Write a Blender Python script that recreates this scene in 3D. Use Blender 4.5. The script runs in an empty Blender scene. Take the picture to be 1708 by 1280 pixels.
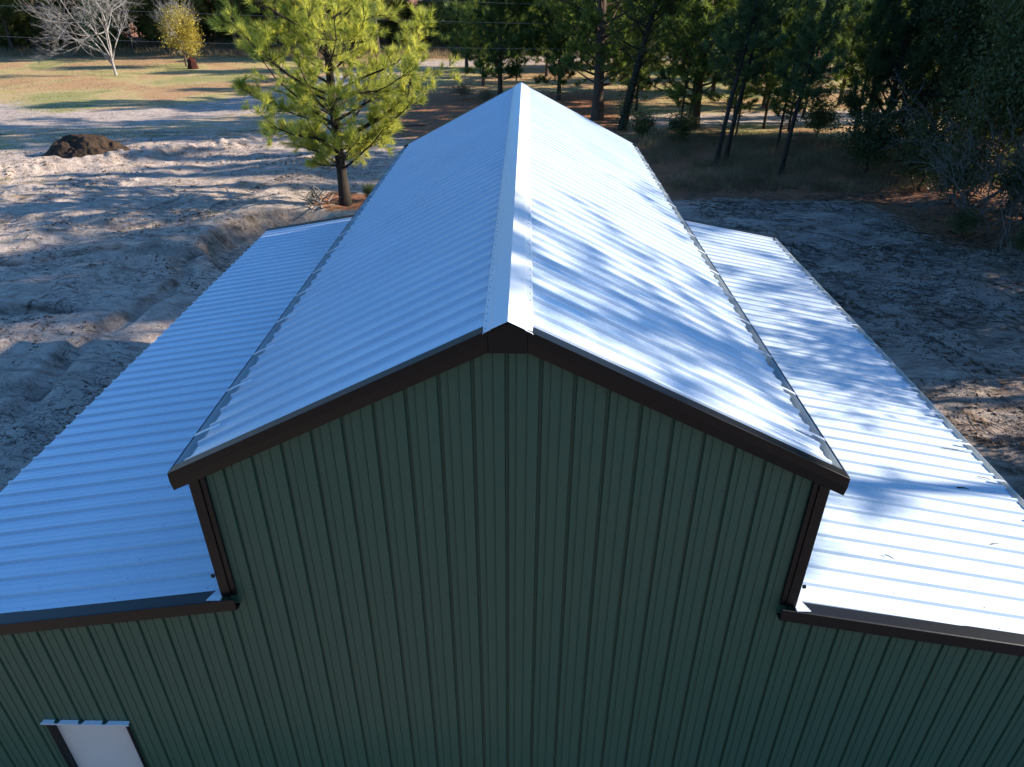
import bpy, math, random
import numpy as np
from mathutils import Matrix, Vector, Euler

# ------------------------------------------------------------------ camera, sky, sun
C = bpy.context.scene
COL = C.collection
SUN_AZ, SUN_EL = 8.0, 22.0          # degrees from +x towards +y, elevation
cam_d = bpy.data.cameras.new('camera'); cam = bpy.data.objects.new('camera', cam_d); COL.objects.link(cam)
cam_d.sensor_width = 36; cam_d.lens = 1165.6 / 1708 * 36; cam_d.clip_start = 0.05; cam_d.clip_end = 3000
cam.matrix_world = (Matrix.Translation((0.1326, -5.2495, 10.2693)) @ Matrix.Rotation(math.radians(1.05), 4, 'Z')
                    @ Matrix.Rotation(math.radians(90 - 30.281), 4, 'X') @ Matrix.Rotation(math.radians(0.1055), 4, 'Z'))
C.camera = cam
W = bpy.data.worlds.new('World'); C.world = W; W.use_nodes = True
wn = W.node_tree; bg = wn.nodes['Background']
sky = wn.nodes.new('ShaderNodeTexSky'); sky.sky_type = 'NISHITA'; sky.sun_disc = False
sky.sun_elevation = math.radians(SUN_EL); sky.sun_rotation = math.radians(90 - SUN_AZ)
sky.air_density = 1.0; sky.dust_density = 0.3; sky.ozone_density = 2.5
tint = wn.nodes.new('ShaderNodeMix'); tint.data_type = 'RGBA'; tint.blend_type = 'MULTIPLY'; tint.inputs[0].default_value = 1
tint.inputs[7].default_value = (.52, .90, 1.26, 1)          # camera white balance set for warm low sun: the open sky reads strongly blue
wn.links.new(sky.outputs[0], tint.inputs[6]); wn.links.new(tint.outputs[2], bg.inputs[0]); bg.inputs[1].default_value = 0.10
sd = bpy.data.lights.new('sun', 'SUN'); sun = bpy.data.objects.new('sun', sd); COL.objects.link(sun)
sd.energy = 5.0; sd.angle = math.radians(0.55); sd.color = (1.0, 0.91, 0.78)
a, e = math.radians(SUN_AZ), math.radians(SUN_EL)
SD = Vector((math.cos(a) * math.cos(e), math.sin(a) * math.cos(e), math.sin(e)))
sun.rotation_euler = SD.to_track_quat('Z', 'Y').to_euler()
C.view_settings.view_transform = 'Standard'; C.view_settings.look = 'None'
C.view_settings.gamma = 1; C.view_settings.exposure = 1.1

# ------------------------------------------------------------------ helpers
def tag(o, label=None, cat=None, group=None, kind=None):
    if label: o['label'] = label
    if cat: o['category'] = cat
    if group: o['group'] = group
    if kind: o['kind'] = kind
    return o

def empty(name, loc=(0, 0, 0), rz=0, **k):
    o = bpy.data.objects.new(name, None); COL.objects.link(o)
    o.location = loc; o.rotation_euler = (0, 0, rz); o.empty_display_size = .3
    return tag(o, **k)

def fast_mesh(name, V, F, mat, smooth=False):
    """V (n,3) array, F (m,k) int array"""
    me = bpy.data.meshes.new(name)
    V = np.ascontiguousarray(V, dtype=np.float32); F = np.ascontiguousarray(F, dtype=np.int32)
    k = F.shape[1]
    me.vertices.add(len(V)); me.vertices.foreach_set('co', V.ravel())
    me.loops.add(F.size); me.loops.foreach_set('vertex_index', F.ravel())
    me.polygons.add(len(F)); me.polygons.foreach_set('loop_start', np.arange(0, F.size, k, dtype=np.int32))
    me.polygons.foreach_set('loop_total', np.full(len(F), k, dtype=np.int32))
    me.update(calc_edges=True)
    if smooth: me.polygons.foreach_set('use_smooth', np.ones(len(F), dtype=bool))
    me.materials.append(mat)
    return me

def link(name, me, parent=None, **k):
    o = bpy.data.objects.new(name, me); COL.objects.link(o)
    if parent: o.parent = parent
    return tag(o, **k)

class MB:
    def __init__(s): s.v = []; s.f = []
    def add(s, v, f):
        n = len(s.v); s.v += [tuple(map(float, p)) for p in v]; s.f += [tuple(i + n for i in q) for q in f]
    def box(s, x0, x1, y0, y1, z0, z1):
        s.add([(x0, y0, z0), (x1, y0, z0), (x1, y1, z0), (x0, y1, z0), (x0, y0, z1), (x1, y0, z1), (x1, y1, z1), (x0, y1, z1)],
              [(0, 3, 2, 1), (4, 5, 6, 7), (0, 1, 5, 4), (1, 2, 6, 5), (2, 3, 7, 6), (3, 0, 4, 7)])
    def strip(s, A, B):
        """ruled surface between polylines A and B"""
        n = len(A); s.add(list(A) + list(B), [(i, i + 1, n + i + 1, n + i) for i in range(n - 1)])
    def prism(s, P, Q):
        """closed outline P joined to outline Q, with caps"""
        n = len(P); s.add(list(P) + list(Q), [(i, (i + 1) % n, n + (i + 1) % n, n + i) for i in range(n)] + [tuple(range(n))[::-1], tuple(range(n, 2 * n))])
    def tube(s, P, R, k=6):
        P = [Vector(p) for p in P]; rings = []
        for i, p in enumerate(P):
            d = (P[min(i + 1, len(P) - 1)] - P[max(i - 1, 0)]).normalized()
            u = d.cross(Vector((.13, .31, .94)) if abs(d.z) < .9 else Vector((1, .1, 0))).normalized(); w = d.cross(u)
            rings.append([p + (u * math.cos(t) + w * math.sin(t)) * R[i] for t in [2 * math.pi * j / k for j in range(k)]])
        V = [q for r in rings for q in r]
        F = [(i * k + j, i * k + (j + 1) % k, (i + 1) * k + (j + 1) % k, (i + 1) * k + j) for i in range(len(P) - 1) for j in range(k)]
        s.add(V, F)
    def build(s, name, mat, parent=None, smooth=False, bevel=0, solid=0, extra=None, **k):
        nf = len(s.f)
        if extra: s.add(extra[0].v, extra[0].f)
        me = bpy.data.meshes.new(name); me.from_pydata(s.v, [], s.f); me.update()
        if smooth: me.polygons.foreach_set('use_smooth', [True] * len(me.polygons))
        me.materials.append(mat)
        if extra:
            me.materials.append(extra[1])
            for p in me.polygons[nf:]: p.material_index = 1
        o = link(name, me, parent, **k)
        if solid:
            m = o.modifiers.new('thick', 'SOLIDIFY'); m.thickness = solid; m.offset = 1 if solid > 0 else -1; m.thickness = abs(solid)
        if bevel:
            m = o.modifiers.new('bevel', 'BEVEL'); m.width = bevel; m.segments = 2; m.limit_method = 'ANGLE'
        return o

def _h(ix, iy, s):
    n = (ix.astype(np.int64) * 374761393 + iy.astype(np.int64) * 668265263 + s * 2246822519) & 0xffffffff
    n = ((n ^ (n >> 13)) * 1274126177) & 0xffffffff
    return ((n ^ (n >> 16)) & 0xffff) / 65535.0
def vn(x, y, s=0):
    x = np.asarray(x, float); y = np.asarray(y, float)
    ix = np.floor(x); iy = np.floor(y); fx = x - ix; fy = y - iy
    fx = fx * fx * (3 - 2 * fx); fy = fy * fy * (3 - 2 * fy)
    a = _h(ix, iy, s); b = _h(ix + 1, iy, s); c = _h(ix, iy + 1, s); d = _h(ix + 1, iy + 1, s)
    return (a * (1 - fx) + b * fx) * (1 - fy) + (c * (1 - fx) + d * fx) * fy * 1.0
def fbm(x, y, s=0, o=4):
    r = 0; a = .5
    for i in range(o): r = r + a * (vn(x, y, s + i * 17) - .5); x = x * 2.03 + 5.1; y = y * 2.03 + 1.7; a *= .5
    return r * 2
def sm(a, b, x):
    t = np.clip((np.asarray(x, float) - a) / (b - a), 0, 1); return t * t * (3 - 2 * t)

# ------------------------------------------------------------------ materials
class NT:
    def __init__(s, name):
        s.m = bpy.data.materials.new(name); s.m.use_nodes = True; s.t = s.m.node_tree; s.N = s.t.nodes; s.L = s.t.links
        s.b = s.N['Principled BSDF']; s.out = s.N['Material Output']
    def n(s, t, **k):
        x = s.N.new(t)
        for a, v in k.items():
            if a.startswith('i_'): x.inputs[a[2:].replace('_', ' ')].default_value = v
            else: setattr(x, a, v)
        return x
    def noise(s, scale, detail=4, rough=.6, vec=None, dist=0):
        x = s.n('ShaderNodeTexNoise'); x.inputs['Scale'].default_value = scale; x.inputs['Detail'].default_value = detail
        x.inputs['Roughness'].default_value = rough; x.inputs['Distortion'].default_value = dist
        if vec is not None: s.L.new(vec, x.inputs['Vector'])
        return x.outputs['Fac']
    def ramp(s, fac, stops, interp='LINEAR'):
        r = s.n('ShaderNodeValToRGB'); r.color_ramp.interpolation = interp
        while len(r.color_ramp.elements) < len(stops): r.color_ramp.elements.new(.5)
        for el, (p, c) in zip(r.color_ramp.elements, stops): el.position = p; el.color = (*c, 1) if len(c) == 3 else c
        s.L.new(fac, r.inputs[0]); return r.outputs[0]
    def mix(s, fac, a, b, mode='MIX'):
        x = s.n('ShaderNodeMix', data_type='RGBA', blend_type=mode)
        for sock, v in ((x.inputs[0], fac), (x.inputs[6], a), (x.inputs[7], b)):
            if isinstance(v, bpy.types.NodeSocket): s.L.new(v, sock)
            elif isinstance(v, (int, float)): sock.default_value = v
            else: sock.default_value = (*v, 1)
        return x.outputs[2]
    def math(s, op, a, b=0, clamp=False):
        x = s.n('ShaderNodeMath', operation=op, use_clamp=clamp)
        for sock, v in ((x.inputs[0], a), (x.inputs[1], b)):
            if isinstance(v, bpy.types.NodeSocket): s.L.new(v, sock)
            else: sock.default_value = v
        return x.outputs[0]
    def bump(s, h, strength=.3, dist=.02, prev=None):
        x = s.n('ShaderNodeBump'); x.inputs['Strength'].default_value = strength; x.inputs['Distance'].default_value = dist
        s.L.new(h, x.inputs['Height'])
        if prev is not None: s.L.new(prev, x.inputs['Normal'])
        return x.outputs[0]
    def coord(s, scale=(1, 1, 1)):
        t = s.n('ShaderNodeTexCoord'); m = s.n('ShaderNodeMapping'); m.inputs['Scale'].default_value = scale
        s.L.new(t.outputs['Object'], m.inputs[0]); return m.outputs[0]
    def set(s, col=None, rough=None, metal=None, spec=None, normal=None):
        for k, v in (('Base Color', col), ('Roughness', rough), ('Metallic', metal), ('Specular IOR Level', spec), ('Normal', normal)):
            if v is None: continue
            if isinstance(v, bpy.types.NodeSocket): s.L.new(v, s.b.inputs[k])
            else: s.b.inputs[k].default_value = (*v, 1) if isinstance(v, tuple) else v
        return s.m

def m_roof(name, scl):
    t = NT(name); c = t.coord(scl)
    big = t.noise(.9, 3, .5, t.coord((1, 1, 1))); fine = t.noise(6, 4, .7, c)
    col = t.mix(t.ramp(fine, [(.35, (0, 0, 0)), (.75, (1, 1, 1))]), (.62, .70, .79), (.54, .62, .71))
    col = t.mix(t.ramp(big, [(.3, (0, 0, 0)), (.8, (1, 1, 1))]), col, (.66, .73, .81))
    spk = t.noise(38, 2, .5, t.coord((1, 1, 1)))
    col = t.mix(t.ramp(spk, [(.735, (0, 0, 0)), (.76, (.7, .7, .7))]), col, (.30, .30, .30))
    return t.set(col, .24, 0, .65, t.bump(big, .25, .03, t.bump(fine, .06, .004)))
def m_paint(name, c, rough=.4, var=.12, bump=.05, spec=.5):
    t = NT(name); v = t.coord(); a = t.noise(1.3, 4, .6, v); b = t.noise(60, 3, .6, v)
    d = tuple(x * (1 - var) for x in c); l = tuple(min(1, x * (1 + var)) for x in c)
    return t.set(t.mix(a, d, l), t.math('ADD', t.math('MULTIPLY', b, .15), rough - .07), 0, spec, t.bump(a, bump, .05))
M_ROOF = m_roof('white_roof_steel', (4, .6, 4)); M_ROOF_L = M_ROOF
M_CAP = m_paint('white_trim_steel', (.76, .78, .80), .3, .04)
M_GUT = m_paint('gutter_steel', (.62, .65, .64), .42, .08)
M_GUTD = m_paint('dark_gutter_lip', (.05, .05, .055), .4, .08)
def m_wall():
    t = NT('green_wall_steel'); v = t.coord((1, 1, .12)); a = t.noise(2.2, 5, .6, v); b = t.noise(.5, 2, .5, t.coord())
    d = t.noise(45, 2, .5, t.coord())
    col = t.mix(a, (.050, .120, .076), (.062, .136, .088)); col = t.mix(t.math('MULTIPLY', b, .5), col, (.072, .118, .080))
    col = t.mix(t.ramp(d, [(.72, (0, 0, 0)), (.76, (.5, .5, .5))]), col, (.02, .03, .027))
    return t.set(col, .46, 0, .4, t.bump(b, .3, .05))
M_GREEN = m_wall()
M_DARK = m_paint('dark_bronze_trim', (.0062, .0062, .0074), .36, .2, .1, .35)
M_DOOR = m_paint('white_door', (.74, .72, .70), .45, .03)
M_SCREW = m_paint('screw_head', (.10, .11, .12), .5)

def m_ground():
    t = NT('soil_and_grass'); v = t.coord(); at = t.n('ShaderNodeVertexColor', layer_name='mask')
    sp = t.n('ShaderNodeSeparateColor'); t.L.new(at.outputs[0], sp.inputs[0])
    n1 = t.noise(.35, 6, .62, v); n2 = t.noise(2.3, 6, .65, v, .6); n3 = t.noise(14, 4, .7, v); n4 = t.noise(60, 2, .7, v)
    vs = t.coord((.7, 2.4, 1)); n5 = t.noise(1.1, 5, .7, vs, 1.2); n6 = t.noise(.9, 5, .7, t.coord((1, 1.6, 1)), 1.5)
    ak = t.n('ShaderNodeAttribute', attribute_name='track').outputs['Fac']; al = t.n('ShaderNodeAttribute', attribute_name='along').outputs['Fac']
    cr = t.ramp(t.math('ABSOLUTE', t.math('SUBTRACT', n6, .5)), [(.004, (1, 1, 1)), (.022, (0, 0, 0))])
    cr = t.math('MULTIPLY', cr, t.ramp(n1, [(.46, (0, 0, 0)), (.58, (1, 1, 1))]))
    sand = t.mix(t.ramp(n2, [(.35, (0, 0, 0)), (.62, (1, 1, 1))]), (.38, .275, .215), (.68, .555, .455))
    sand = t.mix(t.ramp(n1, [(.38, (0, 0, 0)), (.6, (1, 1, 1))]), sand, (.60, .475, .385))
    sand = t.mix(t.ramp(n5, [(.50, (0, 0, 0)), (.60, (.6, .6, .6))]), sand, (.25, .18, .14))
    sand = t.mix(t.ramp(n3, [(.56, (0, 0, 0)), (.70, (.8, .8, .8))]), sand, (.13, .10, .08))
    sand = t.mix(cr, sand, (.07, .05, .04))
    grass = t.mix(n3, (.20, .19, .035), (.62, .47, .15)); grass = t.mix(t.ramp(n5, [(.42, (0, 0, 0)), (.60, (.85, .85, .85))]), grass, (.60, .42, .22))
    grass = t.mix(t.ramp(n1, [(.40, (0, 0, 0)), (.66, (.7, .7, .7))]), grass, (.52, .35, .19))
    nb = t.noise(.085, 4, .6, v, .8); grass = t.mix(t.ramp(nb, [(.46, (0, 0, 0)), (.56, (.75, .75, .75))]), grass, (.46, .24, .12)); grass = t.mix(t.ramp(nb, [(.38, (.6, .6, .6)), (.46, (0, 0, 0))]), grass, (.20, .24, .06))
    lit = t.mix(n3, (.20, .075, .035), (.66, .27, .14)); lit = t.mix(t.ramp(n2, [(.45, (0, 0, 0)), (.7, (1, 1, 1))]), lit, (.17, .13, .07))
    gm = t.ramp(t.math('ADD', sp.outputs[0], t.math('MULTIPLY', t.math('SUBTRACT', n5, .5), 2.2)), [(.34, (0, 0, 0)), (.66, (1, 1, 1))])
    lm = t.ramp(t.math('ADD', sp.outputs[1], t.math('MULTIPLY', t.math('SUBTRACT', n2, .5), 1.3)), [(.40, (0, 0, 0)), (.6, (1, 1, 1))])
    col = t.mix(gm, sand, grass); col = t.mix(lm, col, lit)
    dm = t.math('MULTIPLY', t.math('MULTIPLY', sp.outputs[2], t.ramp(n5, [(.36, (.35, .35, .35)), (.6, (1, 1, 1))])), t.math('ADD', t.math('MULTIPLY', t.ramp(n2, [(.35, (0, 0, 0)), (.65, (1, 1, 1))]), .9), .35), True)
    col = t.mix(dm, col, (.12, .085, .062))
    tread = t.math('MULTIPLY', t.math('SINE', t.math('MULTIPLY', al, 19.0)), ak)
    col = t.mix(t.math('MULTIPLY', t.math('MAXIMUM', tread, 0.0), .28), col, (.20, .15, .12))
    bp = t.bump(tread, 1.0, .055, t.bump(cr, -.8, .06, t.bump(n2, .8, .14, t.bump(n3, .8, .06, t.bump(n4, .6, .015)))))
    return t.set(col, .92, 0, .15, bp)
M_GROUND = m_ground()
def m_soil(name, a, b):
    t = NT(name); v = t.coord(); n = t.noise(3, 6, .7, v); k = t.noise(25, 4, .7, v)
    return t.set(t.mix(n, a, b), .95, 0, .1, t.bump(k, .8, .05, t.bump(n, .8, .15)))
M_PILE = m_soil('dark_topsoil', (.035, .024, .017), (.095, .062, .042))
M_CLOD = m_soil('soil_clod', (.12, .08, .058), (.32, .24, .18))
def m_bark(name, a, b):
    t = NT(name); v = t.coord((3, 3, .8)); n = t.noise(4, 6, .7, v, .8)
    return t.set(t.mix(t.ramp(n, [(.35, (0, 0, 0)), (.65, (1, 1, 1))]), a, b), .9, 0, .15, t.bump(n, .9, .06))
M_BARK = m_bark('pine_bark', (.045, .030, .022), (.15, .105, .08))
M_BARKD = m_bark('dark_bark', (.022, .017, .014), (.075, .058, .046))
M_PALE = m_bark('bleached_bark', (.20, .185, .17), (.42, .39, .36))
M_TWIG = m_bark('twig_bark', (.12, .10, .085), (.30, .27, .23))
def m_leaf(name, a, b, trans=.35, ns=.9, tc=1.3):
    t = NT(name); v = t.coord(); n = t.noise(ns, 3, .6, v); oi = t.n('ShaderNodeObjectInfo')
    n = t.math('ADD', n, t.math('MULTIPLY', t.math('SUBTRACT', oi.outputs['Random'], .5), .25))
    k = t.noise(9, 2, .5, v); n = t.math('ADD', n, t.math('MULTIPLY', t.math('SUBTRACT', k, .5), .5))
    col = t.mix(t.ramp(n, [(.32, (0, 0, 0)), (.68, (1, 1, 1))]), a, b)
    d = t.n('ShaderNodeBsdfPrincipled'); d.inputs['Roughness'].default_value = .55; d.inputs['Specular IOR Level'].default_value = .3
    t.L.new(col, d.inputs['Base Color'])
    tr = t.n('ShaderNodeBsdfTranslucent'); t.L.new(t.mix(1, col, (tc, tc, .75), 'MULTIPLY'), tr.inputs[0])
    mx = t.n('ShaderNodeMixShader'); mx.inputs[0].default_value = trans
    t.L.new(d.outputs[0], mx.inputs[1]); t.L.new(tr.outputs[0], mx.inputs[2]); t.L.new(mx.outputs[0], t.out.inputs[0])
    t.N.remove(t.b); return t.m
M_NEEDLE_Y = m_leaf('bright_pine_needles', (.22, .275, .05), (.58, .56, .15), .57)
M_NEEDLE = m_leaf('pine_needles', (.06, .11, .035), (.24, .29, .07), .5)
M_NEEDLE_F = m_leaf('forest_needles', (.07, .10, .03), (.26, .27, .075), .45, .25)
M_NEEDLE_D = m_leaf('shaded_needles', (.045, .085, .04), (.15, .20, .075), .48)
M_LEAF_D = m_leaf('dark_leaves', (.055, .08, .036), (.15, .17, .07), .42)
M_LEAF_G = m_leaf('field_tree_leaves', (.06, .10, .03), (.17, .21, .07), .35)
M_LEAF_U = m_leaf('underwood_leaves', (.06, .085, .03), (.22, .23, .07), .42, .3)
M_LEAF_Y = m_leaf('yellow_leaves', (.20, .17, .03), (.46, .36, .07), .35)
M_GRASS = m_leaf('dry_grass_blades', (.16, .12, .07), (.42, .31, .19), .3, .5)
M_GRASS_G = m_leaf('green_weed_blades', (.06, .09, .03), (.16, .19, .07), .3, .5)
M_WIRE = m_paint('aluminium_wire', (.20, .205, .21), .4, .1)
M_WOODG = m_bark('weathered_wood', (.16, .13, .11), (.34, .30, .26))
M_RED = m_soil('charred_stump_wood', (.02, .010, .009), (.10, .03, .022))

# ------------------------------------------------------------------ terrain
def seg(x, y, pts):
    """distance to a polyline"""
    d = np.full(np.shape(x), 1e9)
    for (ax, ay), (bx, by) in zip(pts[:-1], pts[1:]):
        ux, uy = bx - ax, by - ay; t = np.clip(((x - ax) * ux + (y - ay) * uy) / (ux * ux + uy * uy), 0, 1)
        d = np.minimum(d, np.hypot(x - ax - ux * t, y - ay - uy * t))
    return d
ROAD_A = [(-160, 118), (-60, 66), (-42, 53), (-33, 55), (-26, 62), (-21, 78), (-16, 95), (-6, 100), (20, 104), (60, 112), (160, 118)]
ROAD_B = [(4, 50), (10, 55), (18, 57), (30, 58), (48, 64), (70, 90)]
BERM = [(-31.5, 33), (-26.5, 37), (-22, 40), (-16.5, 44)]
GULLY = [[(-13.2, 10), (-13.6, 14), (-12.8, 18), (-13.6, 22), (-12.6, 25)], [(-30, 12), (-24, 14), (-19, 15.5), (-15, 16.5)],
         [(-27, 19), (-21, 20), (-17, 22), (-13.6, 22)], [(-24, 26), (-18, 25.5), (-14, 27)], [(-19.5, 9), (-16, 11), (-13.3, 11)]]
def height(x, y):
    x = np.asarray(x, float); y = np.asarray(y, float)
    near = sm(75, 35, np.hypot(x, y - 15))
    xr = x * .80 + y * .60; yr = -x * .60 + y * .80
    left = sm(-8.6, -10.5, x) * sm(52, 40, y); right = sm(8.4, 10.5, x) * sm(36, 30, y)
    back = sm(16.5, 19, y) * sm(-12, -8, x)
    amp = np.clip(left + right * .6 + back * .3, 0, 1)
    h = amp * near * (.34 * fbm(xr / 6.5, yr / 3.0, 3, 3) + .11 * fbm(x / .8, y / .6, 9, 4))
    r = np.abs(fbm(xr / 7, yr / 2.2, 31, 3)); h = h + amp * near * .30 * (.35 - r)
    h = h + .45 * left * sm(-10, -13.5, x) * near
    bd, ba = arc(x, y, BERM); h = h + (.46 + .05 * np.sin(ba * 9.5 + 3 * fbm(x, y, 3, 2)) + .22 * fbm(x / 1.6, y / 1.1, 4, 3)) * sm(.9, 0, bd / 1.5 + .25 * fbm(x, y, 77, 2))
    for g in GULLY: h = h - .30 * left * sm(.55, .05, seg(x + .5 * fbm(x / 1.5, y / 1.5, 5, 2), y + .6 * fbm(x / 1.7, y / 1.3, 6, 2), g))
    # cut bank behind the left lean-to
    pit = sm(1.0, .74, np.hypot((x + 9.8) / 3.9, (y - 24.2) / 4.4) + .12 * fbm(x / 1.2, y / 1.2, 23, 3)); h = h * (1 - pit) + pit * (-.35)
    h = h + .25 * sm(1.25, 1.02, np.hypot((x + 10.2) / 4.2, (y - 24.5) / 4.6)) * (1 - pit) * sm(24, 27, y) * sm(3, -4, x)
    h = h + .9 * fbm(x / 45, y / 45, 21, 2) * sm(60, 110, np.hypot(x, y - 15)) * .8
    h = h + .05 * fbm(x / 1.5, y / 1.5, 15, 3) * sm(34, 45, y) * near
    ra = np.minimum(seg(x, y, ROAD_A) / 2.6, seg(x, y, ROAD_B) / 2.2)
    h = h - .10 * sm(1.3, .6, ra)
    pad = (1 - sm(7.9, 8.8, np.abs(x))) * (1 - sm(15.4, 16.6, y)) * sm(-6, -1.5, y)
    return h * (1 - pad)
def arc(x, y, pts):
    d = np.full(np.shape(x), 1e9); a = np.zeros(np.shape(x)); L = 0.
    for (ax, ay), (bx, by) in zip(pts[:-1], pts[1:]):
        ux, uy = bx - ax, by - ay; ll = math.hypot(ux, uy); t = np.clip(((x - ax) * ux + (y - ay) * uy) / (ll * ll), 0, 1)
        dd = np.hypot(x - ax - ux * t, y - ay - uy * t); a = np.where(dd < d, L + t * ll, a); d = np.minimum(d, dd); L += ll
    return d, a
TRACKS = [[(-34, 30), (-26, 33.5), (-18, 38.5), (-9, 41)], [(-34, 27.8), (-26, 31.3), (-18, 36.3), (-9, 38.8)], [(-32, 14), (-24, 20), (-18, 27), (-15, 36)], [(-30, 13), (-22, 19), (-16, 26), (-13, 35)],
          [(-24, 6), (-17, 14), (-14.6, 24)], [(-45, 46), (-33, 45), (-22, 47.5), (-8, 50)], [(-45, 48.2), (-33, 47.2), (-22, 49.7), (-8, 52.2)], [(-40, 36), (-30, 37), (-26, 34)],
          [(9, 29), (15, 25), (20, 17), (22, 6)], [(9, 26.8), (14, 23), (18, 15), (20, 5)], [(10, 22), (13, 16), (15.5, 5)]]
def hz(x, y): return float(height(np.array([x]), np.array([y]))[0])

def axis(a0, a1, st, lo, hi):
    c = list(np.arange(a0, a1 + 1e-6, st)); s = st
    l = []; p = a0
    while p > lo: s *= 1.13; p -= s; l.append(p)
    s = st; r = []; p = a1
    while p < hi: s *= 1.13; p += s; r.append(p)
    return np.array(l[::-1] + c + r)
gx = axis(-34, 30, .15, -900, 900); gy = axis(2, 48, .15, -300, 1500)
X, Y = np.meshgrid(gx, gy); Z = height(X, Y)
nx, ny = len(gx), len(gy)
idx = np.arange(nx * ny).reshape(ny, nx)
F = np.stack([idx[:-1, :-1].ravel(), idx[:-1, 1:].ravel(), idx[1:, 1:].ravel(), idx[1:, :-1].ravel()], 1)
# region masks: grass / litter / dark soil
bare = np.maximum(sm(-37, -30, X) * sm(48, 43, Y + .38 * np.maximum(-X - 24, 0) + 3 * fbm(X / 4, Y / 3, 29, 3)) * sm(4, -4, X), sm(2, 8, X) * sm(33.5 - .42 * np.maximum(X - 14, 0), 31 - .42 * np.maximum(X - 14, 0), Y))
bare = np.maximum(bare, (np.abs(X) < 10) * (Y < 17))
rd = np.minimum(seg(X, Y, ROAD_A) / 3.6, seg(X, Y, ROAD_B) / 2.8)
roadm = sm(1.5, .4, rd + .5 * fbm(X / 6, Y / 3, 19, 3))
grass = np.clip(1 - bare - roadm * .9, 0, 1) * (.80 - .30 * sm(70, 50, Y) * (X < 5))
grass = grass + .33 * bare * sm(.1, .3, fbm(X / 4, Y / 2.2, 91, 3)) * sm(22, 34, Y) * (X < 0)
lit = sm(2, 8, X) * sm(30, 33.5, Y) * sm(50, 46, Y) * .95
lit = np.maximum(lit, sm(-13, -9, X) * sm(44, 50, Y) * sm(80, 66, Y) * sm(12, 6, X) * .75)
lit = np.maximum(lit, .52 * sm(94, 102, Y) * (1 - roadm)); lit = np.maximum(lit, .95 * sm(108, 116, Y)); lit = np.maximum(lit, .9 * sm(3, 1, np.hypot(X + 9, Y - 30.5)))
lit = np.maximum(lit, .42 * sm(7, 10, X) * sm(36, 33, Y) * sm(-.1, .3, fbm(X / 3, Y / 1.4, 57, 3)) * (Y > 2))
lit = np.maximum(lit, sm(16, 20, X) * sm(22, 26, Y) * sm(48, 44, Y) * .8)
gzy, gzx = np.gradient(Z, gy, gx); slope = np.hypot(gzx, gzy)
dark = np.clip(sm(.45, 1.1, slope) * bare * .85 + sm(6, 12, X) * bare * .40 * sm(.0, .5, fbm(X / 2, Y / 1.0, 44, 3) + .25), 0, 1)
dark = np.maximum(dark, sm(20, 24, X) * sm(50, 44, Y) * .6); dark = np.maximum(dark, .85 * sm(3, -3, Y))  # second mask: unseen ground before the gable, darkened to keep bounce off the wall
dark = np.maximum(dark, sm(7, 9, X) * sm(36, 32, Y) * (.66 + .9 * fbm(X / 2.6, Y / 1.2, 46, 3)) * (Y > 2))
tk = np.zeros_like(X); ta = np.zeros_like(X)
for T_ in TRACKS:
    d_, a_ = arc(X + .5 * fbm(X / 4, Y / 4, 61, 2), Y + .5 * fbm(X / 4, Y / 4, 62, 2), T_); w_ = sm(.42, .28, d_); ta = np.where(w_ > tk, a_, ta); tk = np.maximum(tk, w_)
tk *= sm(-.15, .2, fbm(X / 3, Y / 3, 63, 3)) * sm(90, 50, Y)
Z -= .05 * tk
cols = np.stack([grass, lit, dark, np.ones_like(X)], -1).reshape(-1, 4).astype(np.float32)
Vt = np.stack([X.ravel(), Y.ravel(), Z.ravel()], 1)
cx = X[:-1, :-1].ravel(); cy = Y[:-1, :-1].ravel()
isroad = np.minimum(seg(cx, cy, ROAD_A) / 2.9, seg(cx, cy, ROAD_B) / 2.3) < 1 + .25 * fbm(cx / 2, cy / 2, 7, 2)
for nm, sel in (('ground', ~isroad), ('dirt_road', isroad)):
    Fs = F[sel]; u, inv = np.unique(Fs.ravel(), return_inverse=True)
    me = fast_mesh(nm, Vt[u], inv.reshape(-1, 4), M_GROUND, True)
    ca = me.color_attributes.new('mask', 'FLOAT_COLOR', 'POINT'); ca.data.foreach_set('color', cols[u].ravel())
    for an_, arr in (('track', tk), ('along', ta)):
        at_ = me.attributes.new(an_, 'FLOAT', 'POINT'); at_.data.foreach_set('value', arr.reshape(-1)[u].astype(np.float32))
    link(nm, me, kind='structure')

# ------------------------------------------------------------------ the building
BL = empty('metal_building', (0, 0, 0), label='long green steel building with white ribbed roofs and a lean-to on each side', cat='building')
RZ = 7.80; EL = dict(l=(-3.249, 6.163), r=(3.203, 6.208)); WX = dict(l=-3.099, r=3.069)
ZI = dict(l=4.457, r=4.434); LO = dict(l=(-7.60, 3.683), r=(7.53, 3.598)); LEN = 14.98; YW = .12
SG = dict(l=-1, r=1)

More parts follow.
